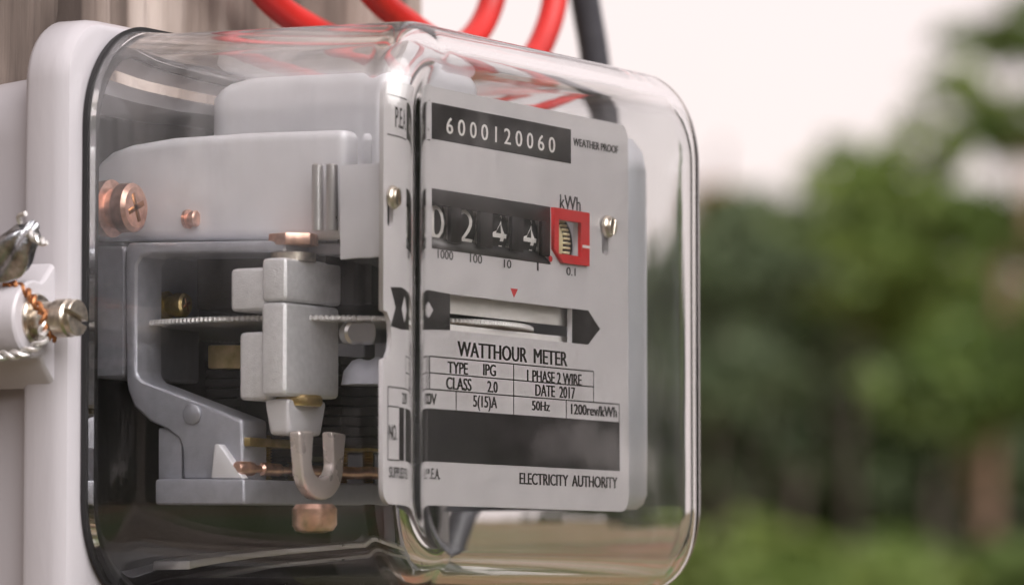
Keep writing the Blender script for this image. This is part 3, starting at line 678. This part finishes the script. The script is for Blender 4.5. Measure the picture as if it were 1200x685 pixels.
prism('counter_bracket', [S(q[0], q[1], -43.5) for q in ((398, 194), (440, 190), (440, 300), (398, 304))], 'x', -43.5, -42.5, M['casting_pale'], ctr, .25)

# --- turning disc
dzc = onx(310, 371, -45).z
DX, DY, DRR = -3.0, 49.6, 38.3
def disc():
    n = 720; bm = bmesh.new(); prof = [(.5, 2.0), (.4, DRR - .9), (.46, DRR - .5), (.25, DRR), (-.25, DRR), (-.46, DRR - .5), (-.4, DRR - .9), (-.5, 2.0)]
    rings = []
    for h, r in prof:                           # milled edge: alternate teeth stand proud
        tooth = [(.0, .34, .34)[k % 3] if r > DRR - .6 else 0 for k in range(n)]
        rings.append([bm.verts.new((DX + (r + tooth[k]) * math.cos(2 * math.pi * k / n), DY + (r + tooth[k]) * math.sin(2 * math.pi * k / n), dzc + h * (1.0 + tooth[k] * .8))) for k in range(n)])
    for a, b_ in zip(rings, rings[1:]):
        for k in range(n): bm.faces.new((a[k], a[(k + 1) % n], b_[(k + 1) % n], b_[k]))
    bm.faces.new(rings[0]); bm.faces.new(rings[-1][::-1])
    return from_bm('turning_disc', bm, M['alu'], meter, sharp=15)
disc_o = disc()
lathe('spindle', [(0, 1.2), (30, 1.2), (30.2, 2.2), (36, 2.2), (36.2, 1.0), (44, 1.0)], (DX, DY, dzc - 22), (0, 0, 1), M['steel'], disc_o, 20)
# light backing that shows above the disc in the window
box('disc_shield', dx0 - 4, 34, YP + 2.6, YP + 3.2, dzc + 1.0, dz1 + 2, M['white_ink'], meter, .2)
box('disc_shield', dx0 - 4, 34, YP + 2.6, YP + 3.2, dz0 - 2, dzc - 1.0, M['white_ink'], meter, .2)

def reflector():
    """added satin sheet inside the right wall, its curve standing in for glass reflections"""
    path = [Vector((40, 12.2, 0)), Vector((48, 11.9, 0)), Vector((55, 12.0, 0)), Vector((59.5, 13.2, 0)), Vector((61.8, 17, 0)), Vector((62.3, 30, 0)), Vector((62.3, 60, 0))]
    P_ = spline(path, 6); N_ = len(P_); bm = bmesh.new(); zs2 = [16, 17, 19, 34, 60, 84, 88, 90.5]; ins = [2.2, .8, 0, 0, 0, 0, .8, 2.6]; fr = []; bk = []
    for i, p in enumerate(P_):
        tg = (P_[min(i + 1, N_ - 1)] - P_[max(i - 1, 0)]).normalized(); nn = Vector((-tg.y, tg.x, 0))
        fr.append([bm.verts.new((p.x + nn.x * q, p.y + nn.y * q, z)) for z, q in zip(zs2, ins)])
        bk.append([bm.verts.new((p.x + nn.x * (q + .6), p.y + nn.y * (q + .6), z)) for z, q in zip(zs2, ins)])
    for G in (fr, bk):
        for a_, b_ in zip(G, G[1:]):
            for k in range(len(zs2) - 1): bm.faces.new((a_[k], a_[k + 1], b_[k + 1], b_[k]))
    from_bm('added_reflection_sheet', bm, M['zinc'], meter, sharp=70)
reflector()  # added pale sheet that takes the place of soft reflections at the right
# --- cast frame
XB = -42.0
def SP(pts, x=XB): return [S(a, b_, x) for a, b_ in pts]
frame = prism('cast_frame', SP([(150, 284), (334, 281), (334, 295), (176, 297), (166, 301), (161, 310), (160, 438), (166, 446), (240, 474), (284, 491), (284, 562), (214, 562), (213, 526), (208, 513), (196, 503), (174, 493), (157, 476), (150, 457), (148, 445), (147, 300)]), 'x', XB, XB + 9, M['casting'], meter, .9, 3)
prism('frame_pillar', SP([(106, 288), (147.5, 288), (147.5, 443), (106, 443)], XB + 1.5), 'x', XB + 1.5, XB + 28, M['casting'], frame, 1.2, 3)
prism('frame_foot', SP([(185, 500), (213, 506), (213, 563), (185, 563)], XB + 1), 'x', XB + 1, XB + 22, M['casting'], frame, .6)
prism('frame_shelf', SP([(181, 560.5), (286, 560.5), (286, 591), (181, 591)], XB - 3), 'x', XB - 3, XB + 52, M['casting'], frame, .8, 3)
prism('frame_rib', SP([(247, 560), (251, 520), (256, 520), (284, 560)], XB - 2.2), 'x', XB - 2.2, XB + .2, M['casting_pale'], frame, .3)
by, bz = S(226, 485, XB)
lathe('frame_boss', [(0, 1.9), (.5, 1.9), (.7, 1.6)], (XB + .05, by, bz), (-1, 0, 0), M['casting'], frame, 24)
# top beam seen behind the opening and the upper side plate
prism('frame_top', SP([(152, 284), (440, 282), (440, 296), (152, 298)], XB + 4), 'x', XB + 9.1, XB + 62, M['casting'], frame, .8)
up_ = prism('upper_plate', SP([(106, 282), (106, 216), (109, 201), (116, 189), (130, 178), (155, 169), (200, 161), (290, 155), (404, 151), (404, 280)], XB + 6), 'x', XB + 6, XB + 12, M['casting_pale'], meter, 2.0, 4)
# screws on the upper plate, heads to the front
def screw_front(name, px, py, x, r, ln, mt, parent, cross=True):
    y, z = S(px, py, x)
    o = lathe(name, [(0, r * 1.25), (ln * .3, r * 1.3), (ln * .35, r * .9), (ln * .55, r * .9), (ln * .6, r * 1.1), (ln * .92, r * 1.1), (ln, r * .9)], (x, y + ln, z), (0, -1, 0), mt, parent, 28)
    if cross:
        for a in (.4, .4 + math.pi / 2): slotbar_dark(o, (x, y - .02, z), r * 1.3, r * .25, a)
    return o
def slotbar_dark(parent, p, L_, w, a):
    u = Vector((math.cos(a), 0, math.sin(a))); v = Vector((-math.sin(a), 0, math.cos(a))); p = Vector(p); bm = bmesh.new()
    A_ = [bm.verts.new(p + u * i * L_ / 2 + v * j * w / 2) for i, j in ((-1, -1), (1, -1), (1, 1), (-1, 1))]
    B_ = [bm.verts.new(q.co + Vector((0, .3, 0))) for q in A_]; bm.faces.new(A_); bm.faces.new(B_[::-1])
    for k in range(4): bm.faces.new((A_[k], A_[(k + 1) % 4], B_[(k + 1) % 4], B_[k]))
    from_bm('recess', bm, M['wire_rust'], parent)
screw_front('copper_screw', 160, 243, XB - 3, 4.2, 7.5, M['copper'], meter)
screw_front('small_screw', 231, 256, XB + 5, 1.4, 2.5, M['copper'], meter, False)
screw_front('brass_screw', 219, 357, XB + 14, 2.1, 6, M['brass'], meter)
# dark core and coil behind the opening
core = box('iron_core', -24, 44, 30, 64.8, dzc + 3, dzc + 16, M['coil'], meter, .8)
for k in range(9):
    z_ = dzc - 23 + k * 1.9; box('core_lamination', -22 + (k % 2) * .4, 40, 34, 64, z_, z_ + 1.5, M['coil'], core, .15)
lathe('coil', [(0, 9), (1, 10), (19, 10), (20, 9)], (-14, 50, dzc - 6), (0, 0, -1), M['black'], core, 32)
# pale coil housing high up, behind the name plate
prism('coil_housing', SP([(241, 106), (250, 92), (262, 82), (290, 72), (440, 62), (440, 300), (241, 300)], XB + 24), 'x', XB + 24, XB + 62, M['casting_pale'], meter, 5, 6)
prism('terminal_tag', SP([(243, 404), (300, 404), (300, 432), (243, 432)], XB + 16), 'x', XB + 16, XB + 20, M['brass'], meter, .5)
for px in (372, 389):
    y, z = S(px, 270, XB + 3); lathe('steel_stud', [(0, 1.1), (12, 1.1), (12.3, .8)], (XB + 3, y, z), (0, 0, 1), M['steel'], meter, 14)

# --- brake magnet, the disc turns through its gap
XM = -46.0
yf, _ = S(335, 330, XM); yb1, _ = S(306, 330, XM); yb2, _ = S(270, 330, XM)
def zpx(py, px=335): return S(px, py, XM)[1]
xr = XM + 1
while True:                                             # right end of the front face at photo column 405
    p = Vector((xr, yf, zpx(380))); 
    q = p - CAM; w = q.dot(FW); xx = 600 + F * q.dot(RT) / w
    if xx > 405: break
    xr += .25
mag = box('brake_magnet', XM, xr, yf, yb1, zpx(352), zpx(301), M['magnet'], meter, 1.1, 3)
box('magnet_lower', XM + .2, xr - .3, yf + .2, yb1 + .3, zpx(463), zpx(353), M['magnet'], mag, 1.3, 3)
box('magnet_arm', XM + 1.0, xr - 1, yb1 - .5, yb2 + .8, zpx(364, 290), zpx(313, 290), M['magnet'], mag, 1.2, 3)
box('magnet_arm', XM + 1.6, xr - 1, yb1 - .3, yb2 - .8, zpx(468, 290), zpx(388, 290), M['magnet'], mag, 1.2, 3)
mcx, mcy = (XM + xr) / 2 - .5, (yf + yb1) / 2 + .4
def hexnut(name, c_, z0, z1, r, mt, parent, b=.25):
    pts = [(c_[0] + r * math.cos(math.radians(60 * k + 12)), c_[1] + r * math.sin(math.radians(60 * k + 12))) for k in range(6)]
    return prism(name, pts, 'z', z0, z1, mt, parent, b)
hexnut('adjusting_nut', (mcx - 2, mcy), zpx(283, 362), zpx(269, 362), 4.7, M['copper'], mag)
lathe('washer', [(0, 4.2), (1.6, 4.2), (1.7, 3.2)], (mcx - 2, mcy, zpx(301) - .3), (0, 0, 1), M['nickel'], mag, 28)
lathe('washer', [(0, 4.6), (.5, 4.9), (1.5, 4.9), (2.0, 4.5)], (mcx, mcy + .5, zpx(463) - 1.6), (0, 0, 1), M['brass'], mag, 28)
box('magnet_pole', XM + 3.2, xr - 3.0, yf + 1.4, yb1 + 1.4, zpx(508), zpx(463) - .4, M['casting_pale'], mag, 1.0, 3, taper=.82)
# fork in front of the pole
def fork():
    cx = (XM + xr) / 2 - 1.0; z1 = zpx(505); z0 = zpx(585); h = 7.6; w = 3.8
    pts = []
    for k in range(17): a = math.pi + math.pi * k / 16; pts.append((cx + h * math.cos(a), z0 + h * .8 + h * .8 * math.sin(a)))
    pts += [(cx + h + 1.0, z1), (cx + h - w - .6, z1 + .3)]
    for k in range(13): a = -math.pi * k / 12; pts.append((cx + (h - w) * math.cos(a), z0 + h * .8 + 1.0 + (h - w) * .8 * math.sin(a)))
    pts += [(cx - h + w + .6, z1 + .3), (cx - h - 1.0, z1)]
    prism('adjusting_fork', pts, 'y', yf - 2.6, yf - .2, M['fork'], mag, .7, 3)
fork()
# brass plates and threaded posts on the shelf
YS = S(286, 575, XB - 3)[0]                            # front of the cast shelf
p0 = SY(293, 517, YS + 1)
box('brass_plate', p0.x, p0.x + 46, YS + 1, YS + 11, p0.z - .8, p0.z + .8, M['brass'], meter, .25)
p1 = SY(277, 548, YS + 2.2)
box('brass_plate', p1.x + 16, p1.x + 48, YS + 4, YS + 11, p1.z - .7, p1.z + .5, M['brass'], meter, .2)
lathe('copper_bar', [(0, .9), (.6, 1.3), (5.2, 1.3), (5.6, .7), (8.2, .7), (8.6, 1.2), (15, 1.2), (15.4, .7), (20, .7), (20.3, 1.2), (46, 1.2)], p1, (1, 0, 0), M['copper'], meter, 20)
for px in (307, 346, 397):
    q = SY(px, 560, YS + 5.5); prof = []
    for k in range(16): prof += [(k * .55, 1.9), (k * .55 + .27, 1.45)]
    lathe('threaded_post', prof, (q.x, q.y, zpx(560)), (0, 0, 1), M['brass'], meter, 18)
# copper bolt under the shelf
y, z = S(362, 592, XM + 2)
lathe('copper_bolt', [(-.3, 3.4), (.6, 4.1), (3.6, 4.1), (4.6, 3.4), (5.0, 2.0)], (XM + 4, y, z), (0, 0, -1), M['copper'], meter, 24)
# small steel screw and cast bump to the right of the magnet
y, z = S(420, 390, XM + 16)
s_ = lathe('steel_screw', [(0, 2.2), (2, 2.2), (2.5, 1.7)], (XM + 16, y + 2, z), (-.6, -1, 0), M['steel'], meter, 24)
y, z = S(425, 425, XM + 16)
lathe('cast_bump', [(0, 5), (2.5, 4.6), (4.5, 3), (5.2, 1)], (XM + 18, y, z - 4), (0, 0, 1), M['casting'], meter, 24)
# lower steelwork on the dark floor of the case
box('bottom_rail', -40, 50, 56, 64, 3.2, 5.0, M['steel'], meter, .3)

# ------------------------------------------------------------------ lead seal on the sealing screw
def seal():
    root = empty('lead_seal', ORG + Vector((-73, ys - 3, LZ)) * MM)
    off = Vector((-73, ys - 3, LZ))
    cen = onx(20, 290, -78)
    bm = bmesh.new(); bmesh.ops.create_icosphere(bm, subdivisions=4, radius=1)
    ax1 = (UP * .8 + RT * .55).normalized(); n1 = FW; ax2 = ax1.cross(n1)
    for v in bm.verts:
        p = v.co.copy(); k = 1 + .10 * math.sin(5 * p.x + 3 * p.y) + .08 * math.sin(7 * p.z + 4 * p.x)
        squash = .42 + .12 * math.sin(3 * p.x + 1)
        l = 6.2 * p.x * k; w_ = 3.5 * p.y * k * (1 - .25 * p.x); d_ = 4.4 * p.z * squash
        if p.x > .6: w_ *= .6
        crease = .8 * math.exp(-((p.y - .15) / .18) ** 2) * (1 if p.z < 0 else 0)
        v.co = cen + ax1 * l + ax2 * w_ + n1 * (d_ + crease) - off
    from_bm('seal_body', bm, M['lead'], root, sharp=80)
    scr = Vector((-73, ys - 3.4, LZ))
    path = [onx(4, 330, -77), onx(14, 331, -77), onx(26, 338, -76.5), onx(36, 346, -76.5), onx(42, 356, -76.8), scr + Vector((-3.4, 0, 1.5)), scr + Vector((-2.2, -.3, -2.7)), scr + Vector((.5, -.2, -3.6))]
    bm = twisted_bm([p - off for p in spline(path, 6)], .55, .42, 3.6); from_bm('seal_wire', bm, M['wire_rust'], root)
    path = [scr + Vector((-3.3, .3, .5)), scr + Vector((-2.9, -.1, -2.2)), onx(52, 396, -76.8), onx(42, 406, -77.5), onx(25, 414, -79), onx(5, 416, -80), onx(-20, 418, -81), onx(-45, 400, -80.5), onx(-40, 350, -79.5), onx(-15, 318, -79), onx(5, 306, -78.5)]
    bm = twisted_bm([p - off for p in spline(path, 6)], .55, .48, 4.2); from_bm('seal_wire', bm, M['wire'], root)
    a = onx(33, 272, -79); bm = twisted_bm([q - off for q in spline([a, onx(42, 279, -79), onx(53, 285, -79)], 4)], .5, .45, 3); from_bm('wire_tail', bm, M['wire'], root)
    a = onx(24, 262, -78.5); bm = tube_bm([q - off for q in spline([a, onx(22, 254, -79), onx(30, 250, -79.5)], 4)], .5, 7); from_bm('wire_tail', bm, M['wire'], root)
    tag(root, 'crumpled lead seal with twisted wires tied to the meter screw', 'seal')
seal()

# ------------------------------------------------------------------ cables above the meter
def cable(name, pts, r, mt, label, cat, group=None, rc=.55):
    o0 = Vector(pts[0]); bm = tube_bm([p - o0 for p in spline(pts, 14)], r, 24)
    o = from_bm(name, bm, mt, None); o.location = ORG + o0 * MM; tag(o, label, cat, group); return o
def C_(px, py, y): return ony(px, py, y)
ya_, yb_ = 86.0, 76.0
pA = [Vector((-30, 90, 760)), Vector((-5, 89, 420)), C_(240, -110, 88), C_(285, -40, ya_), C_(322, 5, ya_), C_(362, 32, ya_), C_(420, 58, ya_), C_(480, 70, ya_), C_(532, 60, ya_), C_(562, 34, ya_), C_(578, -5, ya_), C_(582, -60, ya_), Vector((150, 88, 330)), Vector((142, 120, 760))]
cable('red_cable', pA, 2.95, M['cable_red'], 'red insulated cable looping down in front of the timber post', 'cable')
pB = [Vector((90, 89, 760)), Vector((60, 88, 420)), C_(385, -90, 86), C_(412, -40, yb_), C_(446, 2, yb_), C_(484, 32, yb_), C_(540, 70, yb_), C_(588, 86, yb_), C_(622, 70, yb_), C_(640, 38, yb_), C_(650, 0, yb_), C_(652, -60, yb_), Vector((200, 90, 330)), Vector((150, 150, 760))]
cable('red_cable', pB, 2.95, M['cable_red'], 'red insulated cable whose loop hangs beside the dark grey cable', 'cable')
pC = [C_(660, -500, 90), C_(668, -250, 90), C_(683, -20, 90), C_(697, 70, 90), C_(704, 160, 90), C_(690, 330, 91), C_(620, 470, 91.3), C_(545, 580, 91.3), Vector((96, 91.3, -60)), Vector((95, 91.3, -800)), Vector((95, 91.3, -1610))]
cable('grey_cable', pC, 3.5, M['conduit'], 'dark grey service cable running down behind the meter', 'cable')
